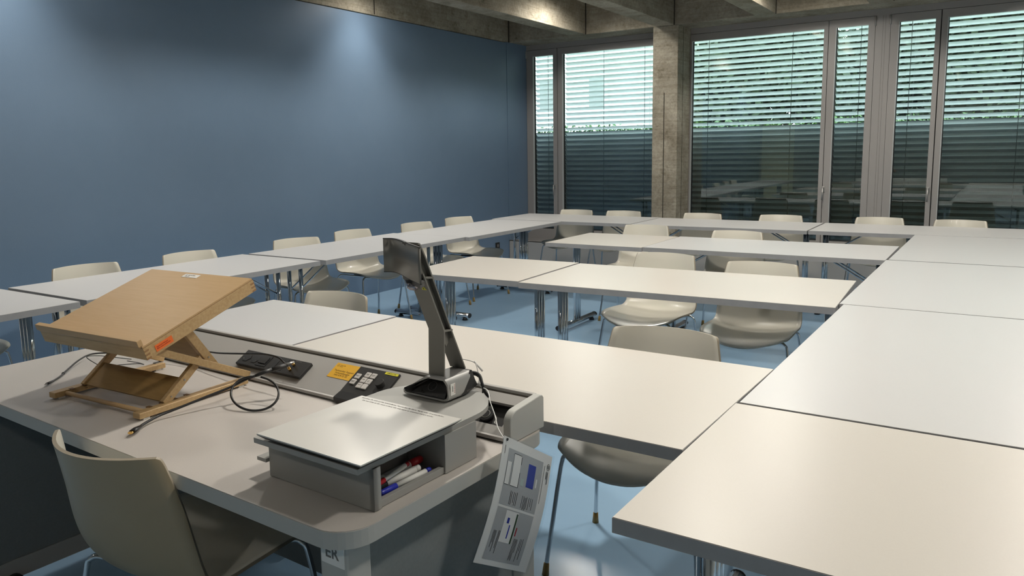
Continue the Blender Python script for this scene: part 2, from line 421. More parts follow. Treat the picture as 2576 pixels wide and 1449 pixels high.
T['M2a'] = make_table('square_table', .8, .8, 3, .034, .0155, 'square white table whose left corner is just behind the document camera arm', G_M)
T['M1a'] = make_table('square_table', .8, .8, 3, .034, .0155, 'square white table behind the lectern desk, left of the document camera', G_M, False, 'top_cool')
def dupt(k, src, label, group):
    T[k] = copy_tree(T[src]); T[k]['label'] = label; T[k]['group'] = group
dupt('L2', 'L1', 'white table by the blue wall, left of and behind the document camera head', G_L)
dupt('L3', 'R1', 'white table at the window end of the row by the blue wall', G_L)
dupt('L0', 'R1', 'white table cut off by the left edge of the picture, by the blue wall', G_L)
dupt('B1', 'L1', 'white table in the far corner where the blue wall meets the windows', G_B)
dupt('B2', 'L1', 'white table in front of the wide window right of the column', G_B)
dupt('B3', 'L1', 'white table below the windows at the right edge of the picture', G_B)
dupt('R2', 'R1', 'second white table from the windows in the right-hand row', G_R)
dupt('R3', 'R1', 'third white table from the windows in the right-hand row', G_R)
dupt('R4', 'M2b', 'nearest white table, its grey front corner at the lower right', G_R)
dupt('M1b', 'M2b', 'long cream white table directly behind the lectern desk and document camera', G_M)
dupt('M3a', 'M2a', 'square white table at the left end of the middle row closest to the windows', G_M)
dupt('M3b', 'L1', 'long white table of the middle row closest to the windows', G_M)
for k, x, y, a in [('L1',-4.245,2.862,.18),('L2',-4.224,4.501,-.40),('L3',-4.171,6.102,-.21),('L0',-4.231,1.224,.61),('B1',-3.830,7.334,.47),('B2',-2.214,7.320,1.06),
                   ('B3',-.600,7.351,.60),('R1',-.193,6.140,-.06),('R2',-.203,4.516,.05),('R3',-.186,2.905,-.18),('R4',.203,1.691,-.29),('M1b',-1.395,2.103,-.87),
                   ('M1a',-2.609,2.134,-.56),('M2a',-2.636,3.945,2.58),('M2b',-1.417,3.973,2.54),('M3a',-2.611,5.650,.69),('M3b',-1.408,5.687,.45)]:
    T[k].location = (x, y, 0)
    T[k].rotation_euler = (0, 0, R(a + (90 if k in ('L0','L1','L2','L3','R1','R2','R3') else 0)))

# ------------------------------------------------------------------ chairs
def shell_mesh():
    K = [(.290,.408,.215,-.085,.036), (.276,.417,.229,-.078,.037), (.21,.430,.239,-.050,.036), (.11,.435,.242,-.022,.035), (-.02,.433,.241,-.004,.034),
         (-.10,.433,.239,.006,.032), (-.165,.452,.237,.028,.030), (-.208,.495,.234,.056,.022), (-.238,.567,.228,.074,.010), (-.260,.665,.214,.082,.004), (-.278,.745,.200,.082,.001), (-.287,.782,.192,.081,.0), (-.289,.791,.184,.075,.0)]
    V = [Vector((k[0], k[1], k[2])) for k in K]; E = [Vector((k[3], k[4], 0)) for k in K]
    cv, ce = catmull(V, 5), catmull(E, 5)
    nu = 18; rows = []
    for p, e in zip(cv, ce):
        row = []
        for i in range(nu+1):
            t = 2*i/nu-1; a = abs(t)**2.1
            row.append(Vector((t*p.z, p.x + e.x*a, p.y + e.y*a)))
        rows.append(row)
    b = MB().m('shell'); th = .0085; n = len(rows)
    def nrm(i, j):
        a = rows[min(i+1, n-1)][j]-rows[max(i-1, 0)][j]; c = rows[i][min(j+1, nu)]-rows[i][max(j-1, 0)]
        return c.cross(a).normalized()
    A = [[b.bm.verts.new(rows[i][j]) for j in range(nu+1)] for i in range(n)]
    B = [[b.bm.verts.new(rows[i][j]+nrm(i, j)*th) for j in range(nu+1)] for i in range(n)]
    for i in range(n-1):
        for j in range(nu):
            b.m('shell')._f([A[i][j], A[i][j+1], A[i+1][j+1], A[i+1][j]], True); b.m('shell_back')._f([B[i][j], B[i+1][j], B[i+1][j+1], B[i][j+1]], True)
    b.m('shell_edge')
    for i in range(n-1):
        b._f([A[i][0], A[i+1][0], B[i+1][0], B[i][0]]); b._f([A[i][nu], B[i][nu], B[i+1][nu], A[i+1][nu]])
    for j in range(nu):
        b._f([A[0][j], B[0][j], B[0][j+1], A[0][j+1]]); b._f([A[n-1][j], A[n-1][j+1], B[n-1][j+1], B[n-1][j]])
    return b
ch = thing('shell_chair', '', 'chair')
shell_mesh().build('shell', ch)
M1('black').b2((-.085, -.11, .408), (.085, .09, .420), .003).build('mount_plate', ch)
for sx in (-1, 1):
    for sy in (-1, 1):
        y0, x1, y1 = sy*.055-.01, sx*.218, (.172 if sy > 0 else -.150)
        l = M1('chrome').tube([(sx*.02, y0, .404), (sx*.10, (y0+y1)/2, .408), (x1-sx*.035, y1-sy*.012, .426), (x1-sx*.006, y1, .418), (x1+sx*.008, y1+sy*.006, .385),
                              (x1+sx*.028, y1+sy*.03, .20), (x1+sx*.045, y1+sy*.055, .025)], .0078, 9, True, 1., 4)
        lo = l.build('leg', ch)
        M1('amber').tube([(x1+sx*.0435, y1+sy*.053, .042), (x1+sx*.046, y1+sy*.057, 0)], [.0095, .0125], 10).build('foot_glide', lo)
GC_L, GC_B, GC_M = 'cream chairs along the blue wall', 'cream chairs in front of the windows', 'cream chairs at the middle rows'
chairs = [(-4.66,1.735,-91,'cream chair at the left picture edge, only a seat corner showing under the table',GC_L),
 (-4.560,2.551,-97,'cream chair by the blue wall, directly above the wooden stand’s left side',GC_L),
 (-4.530,3.272,-95,'cream chair by the blue wall, above the top edge of the wooden stand',GC_L),
 (-4.515,4.190,-106,'cream chair by the blue wall behind the second long table, seat widely visible below',GC_L),
 (-4.577,4.927,-97,'cream chair by the blue wall just left of the document camera head',GC_L),
 (-4.515,5.733,-98,'cream chair by the blue wall just right of the document camera head',GC_L),
 (-4.500,6.400,-98,'cream chair by the blue wall closest to the window corner',GC_L),
 (-4.043,7.565,-179,'cream chair under the window, leftmost of the chairs by the glass',GC_B),
 (-3.473,7.585,-178,'cream chair under the window, just left of the concrete column',GC_B),
 (-2.605,7.570,178,'cream chair under the window, just right of the concrete column',GC_B),
 (-1.822,7.632,-176,'cream chair below the window handle left of the broad window post',GC_B),
 (-.949,7.673,-175,'cream chair in front of the broad grey window post',GC_B),
 (-.329,7.625,178,'cream chair below the rightmost wide window',GC_B),
 (-2.612,6.156,-176,'cream chair behind the square table closest to the windows',GC_M),
 (-1.776,5.962,180,'cream chair behind the long table of the middle row closest to the windows',GC_M),
 (-1.794,4.414,176,'cream chair at the central table with its whole seat visible, left of the pair',GC_M),
 (-1.140,4.278,-178,'cream chair at the central table, the right one of the pair',GC_M),
 (-2.626,2.380,180,'cream chair back left of the document camera, behind the square table',GC_M),
 (-.995,2.400,-177,'large cream chair back in the centre, behind the long table nearest the lectern',GC_M),
 (-1.708,1.138,3,'tan-shaded cream chair at the lectern desk, seen from behind at lower left','cream chair at the lectern')]
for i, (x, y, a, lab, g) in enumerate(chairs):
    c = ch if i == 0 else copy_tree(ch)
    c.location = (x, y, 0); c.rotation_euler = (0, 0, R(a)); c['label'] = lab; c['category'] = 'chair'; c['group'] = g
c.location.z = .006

# ------------------------------------------------------------------ lectern desk (own frame: u to the right, v to the windows)
DR = R(-2.3); DO = (-.965, .945, 0); DZ = .75
def desk_thing(name, label, cat, group=None): return thing(name, label, cat, DO, DR, group)
def rrect(x0, y0, x1, y1, radii, n=8):
    """rounded rectangle; radii for (x0,y0) (x1,y0) (x1,y1) (x0,y1)"""
    out = []
    for (cx, cy, a0, r) in ((x0, y0, PI, radii[0]), (x1, y0, 1.5*PI, radii[1]), (x1, y1, 0, radii[2]), (x0, y1, .5*PI, radii[3])):
        if r <= 0: out.append((cx, cy)); continue
        ox = cx + (r if cx == x0 else -r); oy = cy + (r if cy == y0 else -r)
        for k in range(n+1):
            a = a0 + .5*PI*k/n; out.append((ox + r*math.cos(a), oy + r*math.sin(a)))
    return out
desk = desk_thing('lectern_desk', 'warm grey teacher desk with rounded front corner at lower left', 'desk')
b = M1('desk').prism(rrect(-1.867+.0008, .0008, -.0008, .70-.0008, (.05, .075, .06, .03)), DZ-.002, DZ)
b.m('desk_edge').prism(rrect(-1.867, 0, 0, .70, (.05, .075, .06, .03)), DZ-.036, DZ-.0018)
b.build('desktop', desk)
M1('desk_panel').b2((-.075, .09, .03), (-.060, .64, DZ-.036)).build('side_panel', desk)
M1('desk_edge').b2((-.112, .035, .0), (-.036, .10, DZ-.036), .006).build('corner_post', desk)
M1('desk_edge').b2((-.092, .62, .0), (-.03, .675, DZ-.036), .006).build('rear_post', desk)
M1('desk_panel').b2((-1.80, .02, .10), (-1.785, .66, DZ-.036)).build('side_panel', desk)
M1('desk_panel').b2((-1.785, .655, .10), (-.092, .67, DZ-.036)).build('back_panel', desk)
v = M1('desk_panel').b2((-1.06, .35, .30), (-1.045, .63, DZ-.036))
v.m('black')
for k in range(9): v.b2((-1.0448, .37, .52+k*.018), (-1.043, .61, .528+k*.018))
v.build('vent_panel', desk)
M1('desk_metal').b2((-1.802, .02, .035), (-1.780, .66, .0995)).build('base_rail', desk); M1('desk_metal').b2((-.112, .11, .02), (-.04, .62, .06)).build('base_rail', desk)
M1('black').tube([(-1.778, .12, .028), (-1.750, .12, .028)], .028, 16).build('caster', desk)
M1('white').b2((-.105, .0336, .662), (-.042, .0350, .712)).build('sticker', desk)
text('sticker_text', 'ER', .034, 'ink_grey', desk, (-.094, .0334, .676), (PI/2, 0, 0), bold=True)

# console ridge along the back of the desk
con = desk_thing('media_console', 'long grey sloped connection console along the back of the desk', 'console')
P0, P1 = (.555, .765), (.655, .825)                # slope from front lip to back, (v, z)
SL = math.atan2(P1[1]-P0[1], P1[0]-P0[0])
SN = Vector((0, -math.sin(SL), math.cos(SL))); ST = Vector((0, math.cos(SL), math.sin(SL)))
def sp(u, s, h=0.):                                # point on the slope
    return Vector((u, P0[0], P0[1])) + ST*s + SN*h
UL, UR = -1.53, -.025
OP0, OP1, SO0, SO1 = -.20, -.056, .022, .092       # connector opening
c = MB().m('desk_metal')
def slab(b, u0, u1, s0, s1, h0, h1):
    vs = [b.bm.verts.new(sp(u, s, h)) for u in (u0, u1) for s in (s0, s1) for h in (h0, h1)]
    for q in ((0,1,3,2),(4,6,7,5),(0,4,5,1),(2,3,7,6),(0,2,6,4),(1,5,7,3)): b._f([vs[i] for i in q])
slab(c, UL, OP0, -.004, .124, -.008, 0)
slab(c, OP0, OP1, -.004, SO0, -.008, 0); slab(c, OP0, OP1, SO1, .124, -.012, 0); slab(c, OP1, UR, -.004, .124, -.008, 0)
c.b2((UL, .541, DZ+.004), (UR, .553, .7625))
c.build('sloped_panel', con)
M1('joint').b2((UL+.002, .545, DZ+.0005), (UR-.002, .56, DZ+.005)).build('shadow_gap', con)
cc = M1('joint'); slab(cc, UL, UR, .124, .134, -.018, -.004); cc.build('cable_groove', con)
M1('desk_metal').b2((UL, .671, DZ+.0005), (UR, .686, .838), .003).build('rear_rim', con)
def endcap(x0, x1):
    pr = [(.541, DZ+.0005)]; 
    for k in range(9):
        a = PI - .5*PI*k/8; pr.append((.541+.034+.034*math.cos(a), .800+.030*math.sin(a)))
    pr += [(.672, .838), (.684, .836), (.690, .828), (.690, DZ+.0005)]
    return M1('desk_edge').prism(pr, x0, x1, 'x')
endcap(UR-.004, UR+.018).build('end_cap', con, bevel=.003); endcap(UL-.018, UL+.004).build('end_cap', con, bevel=.003)
# recess with sockets
q = MB().m('black_soft'); slab(q, OP0, OP1, SO0, SO1, -.024, -.020); slab(q, OP0-.002, OP0, SO0, SO1, -.024, -.009); slab(q, OP0, OP1, SO1, SO1+.002, -.024, -.009)
q.build('connector_recess', con)
def slope_tube(b, u, s, h0, h1, r, n=16):
    b.tube([sp(u, s, h0), sp(u, s, h1)], r, n); return b
q = slope_tube(M1('black'), -.128, .055, -.020, -.008, .019); slope_tube(q.m('silver'), -.128, .055, -.008, -.0065, .0125); slope_tube(q.m('black'), -.128, .055, -.0065, -.0055, .0105); slope_tube(q.m('chrome'), -.130, .078, -.0195, -.010, .006)
q.build('round_socket', con)
# socket strip
st = desk_thing('socket_strip', 'long black power and data socket strip on the desk console', 'socket strip')
b = MB().m('black_soft'); slab(b, -1.102, -.795, .021, .083, .001, .012); b.build('housing', st, bevel=.002)
for u in (-1.072, -1.030):
    h = M1('black'); slope_tube(h, u, .052, .0125, .0132, .018, 6); h.m('chrome')
    for du in (-.0095, .0095): slope_tube(h, u+du, .045, .0125, .0145, .0015, 6)
    h.build('power_socket', st)
b = MB().m('black'); slab(b, -1.012, -.965, .030, .074, .012, .0135); b.m('black_soft'); slab(b, -1.006, -.972, .040, .066, .0135, .016); b.build('cover_flap', st)
for u in (-.935, -.898):
    b = MB().m('black'); slab(b, u-.010, u+.010, .030, .076, .012, .0128); b.build('data_port', st)
for u, s in ((-.853, .060), (-.850, .039)):
    g = M1('gold'); slope_tube(g, u, s, .012, .022, .0045, 14); slope_tube(g, u, s, .022, .026, .0036, 14); slope_tube(g.m('black'), u, s, .0261, .0265, .0022, 10); g.build('audio_jack', st)
RX = SL
text('strip_text', 'Audio Eingang', .0048, 'ink_grey', st, sp(-.862, .0765, .0122), (RX, 0, 0))
# amber notice
no = tag(MB().m('yellow').build('notice_card'), 'amber yellow support notice on the console beside the button panel', 'sign'); 
bpy.data.objects.remove(no)
no = desk_thing('notice_card', 'amber yellow support notice on the console beside the button panel', 'sign')
b = MB().m('yellow'); slab(b, -.712, -.613, .056, .113, .0003, .0011); b.build('card', no)
text('notice_text', 'Technischer Support\nVeranstaltungen\n044 634 22 22', .0094, 'ink_brown', no, sp(-.6625, .0815, .0012), (RX, 0, 0), 'CENTER', .00015, spacing=.92)
text('logo_text', 'Universität\nZürich', .0048, 'ink_brown', no, sp(-.694, .1035, .0012), (RX, 0, 0), 'LEFT', .00015)
b = M1('ink_brown')
cc_ = sp(-.701, .1035, .0013)
for k in range(20):
    a0, a1 = 2*PI*k/20, 2*PI*(k+1)/20
    b.quad(*[sp(-.701+rr_*math.cos(a), .1025+rr_*math.sin(a), .0013) for rr_, a in ((.0050, a0), (.0042, a0), (.0042, a1), (.0050, a1))])
for du in (-.0018, 0, .0018): b.quad(sp(-.701+du-.0004, .1005, .0013), sp(-.701+du+.0004, .1005, .0013), sp(-.701+du+.0004, .1045, .0013), sp(-.701+du-.0004, .1045, .0013))
b.build('logo_mark', no)
# control panel
cp = desk_thing('control_panel', 'dark grey button panel with pale keys and round knob on the console', 'control panel')
b = MB().m('black_soft'); slab(b, -.611, -.456, .012, .111, .001, .007)
vs = [sp(-.611, .012, .007), sp(-.456, .012, .007), sp(-.456, .012, .001), sp(-.611, .012, .001)]
b.m('black').prism([(.5345, .7535), (.5395, .7535), (.5395, .7650), (sp(0, .013, .001).y, sp(0, .013, .001).z), (sp(0, .013, .007).y, sp(0, .013, .007).z), (.5345, .7668)], -.611, -.456, 'x')
b.build('face_plate', cp)
keys = [(-.590, .073, 'Projektor\nEin/Aus'), (-.591, .051, 'Leinwand\nAuf/Ab'), (-.5585, .084, 'Laptop\nHDMI'), (-.5365, .084, 'Visualizer\nKamera'), (-.559, .063, 'Laptop'), (-.5375, .062, 'PC\nRaum'), (-.559, .042, 'Bild aus'), (-.538, .042, '')]
for u, s, tx in keys:
    b = MB().m('keycap'); slab(b, u-.0092, u+.0092, s-.0092, s+.0092, .007, .0115); k_ = b.build('button', cp, bevel=.0016)
    if tx: text('button_text', tx, .0036, 'ink_grey', k_, sp(u, s+.001, .0117), (RX, 0, 0), 'CENTER', .0001)
slope_tube(M1('black_soft'), -.490, .060, .007, .022, .0135, 28).build('knob', cp, bevel=.001)
b = MB().m('label_yellow'); slab(b, -.508, -.459, .101, .1095, .0071, .0078); lb = b.build('label_strip', cp)
text('label_text', 'LUMITE. D. ABS', .0050, 'ink', lb, sp(-.4835, .1037, .0079), (RX, 0, 0), 'CENTER', .0001, bold=True)

# ------------------------------------------------------------------ riser with white work surface
ris = desk_thing('desk_riser', 'grey raised shelf box with open pen slot and half-round end on the desk', 'riser')
ZB0, ZB1 = .8385, .850
cx, cy, cr = -.190, .440, .156
pl = [(-.345, .070), (-.034, .070), (-.034, .440)]
pl += [(cx+cr*math.cos(a), cy+cr*math.sin(a)) for a in [PI*k/28 for k in range(29)]][0:] + [(-.345, .440)]
M1('riser').prism(pl, ZB0, ZB1, 'z').build('top_board', ris, bevel=.0012)
b = M1('riser')
b.b2((-.347, .108, DZ+.001), (-.030, .120, ZB0))                       # front panel
b.b2((-.042, .108, DZ+.001), (-.030, .128, ZB0))                       # corner stile
b.b2((-.046, .128, DZ+.001), (-.034, .325, DZ+.016)).b2((-.340, .120, DZ+.001), (-.046, .325, DZ+.006))
b.b2((-.150, .120, DZ+.006), (-.142, .325, ZB0))                       # inside back of the slot
b.b2((-.320, .325, DZ+.001), (-.030, .437, ZB0))                       # closed far box
b.build('carcass', ris, bevel=.0008)
b = M1('riser').b2((-.378, .100, .783), (-.3475, .32, .791)); b.build('lower_shelf', ris)
pst = desk_thing('paper_stack', 'small stack of white papers poking out of the left end of the riser', 'papers')
b = M1('white')
for k in range(9): b.b2((-.360+random.uniform(0, .006), .1215, .7917+k*.0040), (-.155, .31, .7948+k*.0040))
b.build('sheets', pst)
pad = desk_thing('work_surface', 'white square document camera pad with two printed lines, lying on the riser', 'pad')
b = M1('white_panel').b2((-.317, .058, .8655), (-.012, .362, .868))
b.m('grey_alu').prism([(-.317, .058), (-.012, .058), (-.012, .362), (-.317, .362)], .8645, .8655)
b.m('black_soft')
vs0 = [b.bm.verts.new(p) for p in ((-.317, .058, .8648), (-.012, .058, .8648), (-.012, .362, .8648), (-.317, .362, .8648))]
vs1 = [b.bm.verts.new(p) for p in ((-.307, .069, .8555), (-.024, .069, .8555), (-.024, .350, .8555), (-.307, .350, .8555))]
b._f(vs1[::-1])
for k in range(4): b._f([vs0[k], vs0[(k+1) % 4], vs1[(k+1) % 4], vs1[k]])
b.m('black').b2((-.285, .09, .8502), (-.045, .33, .8556))
b.build('plate', pad)
text('printed_line', 'Schreiben Sie nicht auf die Arbeitsfläche! Verwenden Sie dieses Papier oder Overheadfolien', .0068, 'ink_grey', pad, (-.305, .349, .8681), (0, 0, 0))
text('printed_line', 'Do not write on the work surface! Use only paper or overhead transparencies', .0068, 'ink_grey', pad, (-.290, .336, .8681), (0, 0, 0))

# pens in the slot
def pen(p0, p1, r, caps, label, body='white'):
    t = desk_thing('marker_pen', label, 'pen', 'marker pens in the riser slot')
    a, c = Vector(p0), Vector(p1); L = lambda s: a+(c-a)*s
    M1(body).tube([L(.30), L(.90)], r*.94, 12).build('barrel', t)
    M1(caps[0]).tube([L(0), L(.02), L(.30)], [r*.8, r, r*1.06], 12).build('cap', t)
    M1(caps[1]).tube([L(.90), L(.985), L(1)], [r*.9, r*.85, r*.6], 12).build('end_plug', t)
    return t
pen((-.056, .150, .7665), (-.052, .300, .7665), .0062, ('blue_pen', 'blue_pen'), 'slim white marker with blue cap lying at the front of the slot')
pen((-.075, .140, .770), (-.070, .285, .771), .0085, ('black', 'white'), 'thick white marker with black cap in the riser slot')
pen((-.096, .320, .773), (-.092, .185, .773), .0085, ('red', 'white'), 'thick white marker with red cap at the back of the slot')
pen((-.062, .136, .783), (-.080, .262, .786), .0055, ('red', 'red'), 'thin white pen with red ends lying on top of the markers')

# ------------------------------------------------------------------ document camera
vz = desk_thing('document_camera', 'tall grey document camera with angled truss arm on the half-round shelf', 'document camera')
VX0, VX1, VY = -.281, -.133, .467
ZV = .8525
# folded base: side view profile swept along v
w = VX1-VX0
def hoop(off, y, zt, open_):
    x0, x1 = VX0+off, VX1-off
    return [(x0+.010, ZV+off), (x1-.014, ZV+off), (x1-.004, ZV+off+.004), (x1, ZV+off+.012), (x1-.002, zt-.012-off), (x1-.012, zt-off), (x0+.080, zt-off), (x0+.070, zt-off-.004), (x0+.002, ZV+off+.010), (x0+.003, ZV+off+.003)]
b = MB().m('silver')
zt = .908
O_, I_ = hoop(0, 0, zt, 0), hoop(.0045, 0, zt, 0)
def shear(poly, y0, y1, b, far_in):
    V = []
    for p in poly:
        h = (p[1]-ZV)/(zt-ZV)
        V.append((p[0], y0, p[1], y1 + far_in*h))
    return V
def loft(b, A, B):
    n = len(A)
    va = [b.bm.verts.new(p) for p in A]; vb = [b.bm.verts.new(p) for p in B]
    for k in range(n): b._f([va[k], va[(k+1) % n], vb[(k+1) % n], vb[k]])
    return va, vb
def yb(z): return .514 + (z-ZV)/(zt-ZV)*.052       # slanted rear edge
A = [(p[0], VY, p[1]) for p in O_]; B = [(p[0], yb(p[1]), p[1]) for p in O_]
a1, b1 = loft(b, A, B)
A2 = [(p[0], VY, p[1]) for p in I_]; B2 = [(p[0], yb(p[1]), p[1]) for p in I_]
a2, b2_ = loft(b, A2, B2)
n = len(O_)
for k in range(n):
    b._f([a1[k], a1[(k+1) % n], a2[(k+1) % n], a2[k]]); b._f([b1[k], b1[(k+1) % n], b2_[(k+1) % n], b2_[k]])
base = b.build('base_shell', vz, bevel=.0012)
b = MB().m('black_soft')
I3 = hoop(.0048, 0, zt, 0)
b.prism([(p[0], p[1]) for p in I3], .505, .518, 'y')
vv = [(VX0+.026, VY+.003, ZV+.0065), (VX1-.016, VY+.003, ZV+.0065), (VX1-.026, .5045, ZV+.043), (VX0+.070, .5045, ZV+.043)]
b.quad(*vv); b.quad(*[(p[0], p[1], p[2]-.003) for p in vv])
keyp = b.build('key_panel', vz)
def kp(x, t_): return Vector((x+.006, VY+.0022+.0345*t_, ZV+.0073+.0365*t_))
kt = math.atan2(.0365, .0345)
b = MB().m('black')
for k in range(24):
    a0, a1_ = 2*PI*k/24, 2*PI*(k+1)/24
    if k % 6 == 5: continue
    b.quad(*[kp(-.205+rr_*math.cos(a)*1.0, .50+rr_*math.sin(a)/.0502) + Vector((0, -.0005, .0004)) for rr_, a in ((.0118, a0), (.0080, a0), (.0080, a1_), (.0118, a1_))])
b.m('silver')
for k in range(24):
    a0, a1_ = 2*PI*k/24, 2*PI*(k+1)/24
    b.quad(*[kp(-.205+rr_*math.cos(a), .50+rr_*math.sin(a)/.0502) + Vector((0, -.0006, .0006)) for rr_, a in ((.0125, a0), (.0120, a0), (.0120, a1_), (.0125, a1_))])
b.m('black'); b.tube([kp(-.205, .5), kp(-.205, .5)+Vector((0, -.0012, .0012))], .0055, 14)
for dx, tt in ((-.026, .18), (-.020, .42), (-.020, .12)): b.tube([kp(-.205+dx, tt), kp(-.205+dx, tt)+Vector((0, 0, .0012))], .0022, 10)
b.build('key_ring', keyp)
text('panel_text', 'VISUALIZER', .0038, 'ink_grey', keyp, kp(-.196, .02)+Vector((0, 0, .0004)), (kt, 0, 0))
b = M1('desk_metal')
def sl_(t_, v_): return (VX0+.0075+.062*t_, v_, ZV+.0050+.0375*t_)
pts_ = [(.30, .476), (.26, .482), (.26, .492), (.30, .498), (.86, .498), (.90, .492), (.90, .482), (.86, .476)]
b._f([b.bm.verts.new(sl_(*q)) for q in pts_]); b.build('handle_slot', vz)
# rear connector block
b = M1('black').prism([(.508, ZV+.001), (.548, ZV+.0015), (.588, .866), (.578, .883), (.566, .909), (.556, .903)], VX0+.082, VX1-.006, 'x')
b.tube([(-.21, .52, ZV+.004), (-.21, .57, ZV+.004)], .02, 12, True, .4)
rb = b.build('connector_block', vz)
text('maker_text', 'WOLFVISION', .0085, 'ink_grey', rb, (VX1-.0055, .543, .8575), (PI/2, 0, PI/2), 'LEFT', .0002, .8)
# inventory tag on the right side
b = M1('white').b2((VX1-.0004, .474, .868), (VX1+.0004, .492, .896)); tg = b.build('inventory_tag', vz)
text('tag_text', 'Universität Zürich', .0031, 'red', tg, (VX1+.0005, .4885, .8945), (PI/2, R(90), PI/2), 'LEFT', .0001, bold=True)
text('tag_number', '20044', .0056, 'ink', tg, (VX1+.0005, .4800, .8905), (PI/2, R(90), PI/2), 'LEFT', .0001, bold=True)
# arm: truss profile in the (v, z) plane, extruded over u
AX0, AX1 = -.2115, -.163
b = MB().m('grey_alu')
def strip(b, path, th, x0, x1):
    """sheet of thickness th following path in (v,z)"""
    L_ = []; Rr = []
    for i, p in enumerate(path):
        q0 = path[max(i-1, 0)]; q1 = path[min(i+1, len(path)-1)]
        d = Vector((q1[0]-q0[0], q1[1]-q0[1])).normalized(); nn = Vector((d.y, -d.x))
        L_.append((p[0], p[1])); Rr.append((p[0]+nn.x*th, p[1]+nn.y*th))
    b.prism(L_+Rr[::-1], x0, x1, 'x')
strip(b, [(.487, .9065), (.491, 1.020), (.428, 1.153), (.4215, 1.166)], .005, AX0, AX1)          # front sheet
strip(b, [(.409, 1.241), (.416, 1.239), (.434, 1.208), (.473, 1.123), (.521, 1.020), (.574, .9085)], .0045, AX0, AX1)  # rear sheet
strip(b, [(.495, 1.016), (.525, 1.013)], -.005, AX0, AX1)
strip(b, [(.431, 1.155), (.459, 1.151)], -.005, AX0, AX1)
web = [(.495, 1.020), (.521, 1.018), (.473, 1.123), (.435, 1.208), (.416, 1.234), (.431, 1.155)]
b.prism(web, AX0+.018, AX1-.012, 'x')
b.prism([(.495, 1.016), (.523, 1.016), (.529, .993), (.513, .973)], AX0+.014, AX1-.012, 'x')
arm = b.build('arm', vz, bevel=.0008)
wt = M1('label_yellow'); 
def fp(x, s, h=.0006):      # point on the upper front sheet
    a, c_ = Vector((.491, 1.020)), Vector((.428, 1.153)); p = a+(c_-a)*s; nn = Vector((-(c_-a).y, (c_-a).x)).normalized()
    return Vector((x, p.x+nn.x*h, p.y+nn.y*h))
v0 = [wt.bm.verts.new(p) for p in (fp(-.183, .80), fp(-.168, .80), fp(-.1785, .895))]; wt._f(v0)
wt.m('ink'); v0 = [wt.bm.verts.new(p) for p in (fp(-.1790, .815, .0009), fp(-.1755, .815, .0009), fp(-.1775, .86, .0009))]; wt._f(v0)
wt.build('warning_triangle', arm)
# head: tall curved shield plate carried at the end of the arm, lens below it
hp_ = catmull([Vector(p) for p in ((-.312, .449, 0), (-.292, .4575, 0), (-.255, .443, 0), (-.183, .396, 0), (-.112, .353, 0))], 5)
hb_ = []
for i, p in enumerate(hp_):
    d = (hp_[min(i+1, len(hp_)-1)]-hp_[max(i-1, 0)]).normalized(); nn = Vector((-d.y, d.x, 0))
    k = i/(len(hp_)-1); hb_.append(p + nn*(.0035+.002*math.sin(PI*k)))
out_ = [(p.x, p.y) for p in hp_] + [(p.x, p.y) for p in hb_[::-1]]
hd = M1('grey_alu').prism(out_, 1.1585, 1.2385, 'z')
for f in hd.bm.faces: f.smooth = len(f.verts) == 4
def grow(poly, g):
    cx0 = sum(p[0] for p in poly)/len(poly); cy0 = sum(p[1] for p in poly)/len(poly)
    return [(cx0+(p[0]-cx0)*g, cy0+(p[1]-cy0)*g) for p in poly]
hd.m('black').prism(grow(out_, 1.012), 1.2385, 1.2402, 'z').prism(grow(out_, 1.012), 1.1568, 1.1585, 'z')
head = hd.build('head', vz)
b = M1('black').prism([(-.250, .448), (-.120, .362), (-.135, .395), (-.180, .425), (-.225, .452)], 1.1455, 1.1568, 'z')
b.tube([(-.190, .422, 1.152), (-.188, .420, 1.140)], [.022, .018], 18)
b.m('lens').tube([(-.188, .414, 1.143), (-.187, .411, 1.133), (-.187, .410, 1.129)], [.015, .0125, .006], 18)
b.build('lens', head)

# cords at the back of the camera
def cable(name, pts, r, mname, label, cat='cable', group=None, n=8, sm=6):
    b = M1(mname).tube(pts, r, n, True, 1., sm)
    return tag(b.build(name), label, cat, group)
cb = cable('camera_cable', [(-1.112, 1.528, .893), (-1.098, 1.545, .893), (-1.083, 1.552, .885), (-1.070, 1.545, .865), (-1.066, 1.551, .845), (-1.066, 1.566, .830)], .0042, 'black', 'thick black cable hanging from the back of the document camera')
M1('black').tube([(-1.122, 1.520, .892), (-1.100, 1.541, .892)], [.010, .007], 10).build('plug', cb)
cable('camera_cable', [(-1.120, 1.530, .880), (-1.100, 1.553, .885), (-1.085, 1.560, .872), (-1.080, 1.560, .852), (-1.088, 1.572, .835)], .0022, 'black', 'thin black cable beside the thick one behind the document camera')
sg = cable('security_string', [(-1.165, 1.530, .925), (-1.130, 1.5505, .9215), (-1.104, 1.5595, .915), (-1.0939, 1.5560, .905), (-1.0850, 1.5520, .880), (-1.078, 1.545, .862), (-1.0521, 1.5379, .857), (-1.020, 1.500, .8600), (-1.000, 1.475, .853), (-.9652, 1.4421, .835), (-.9386, 1.4131, .820), (-.9160, 1.395, .812), (-.9060, 1.391, .806)], .0013, 'string', 'white string tying the laminated sheet to the document camera', 'string', None, 6, 5)
M1('string').tube([(-.9652, 1.4421, .835), (-.958, 1.436, .829), (-.957, 1.428, .823), (-.949, 1.424, .823)], .0016, 6, True, 1., 4).build('knot', sg)
M1('string').tube([(-1.104, 1.5595, .918), (-1.083, 1.566, .893)], .0024, 6).build('tag_end', sg)

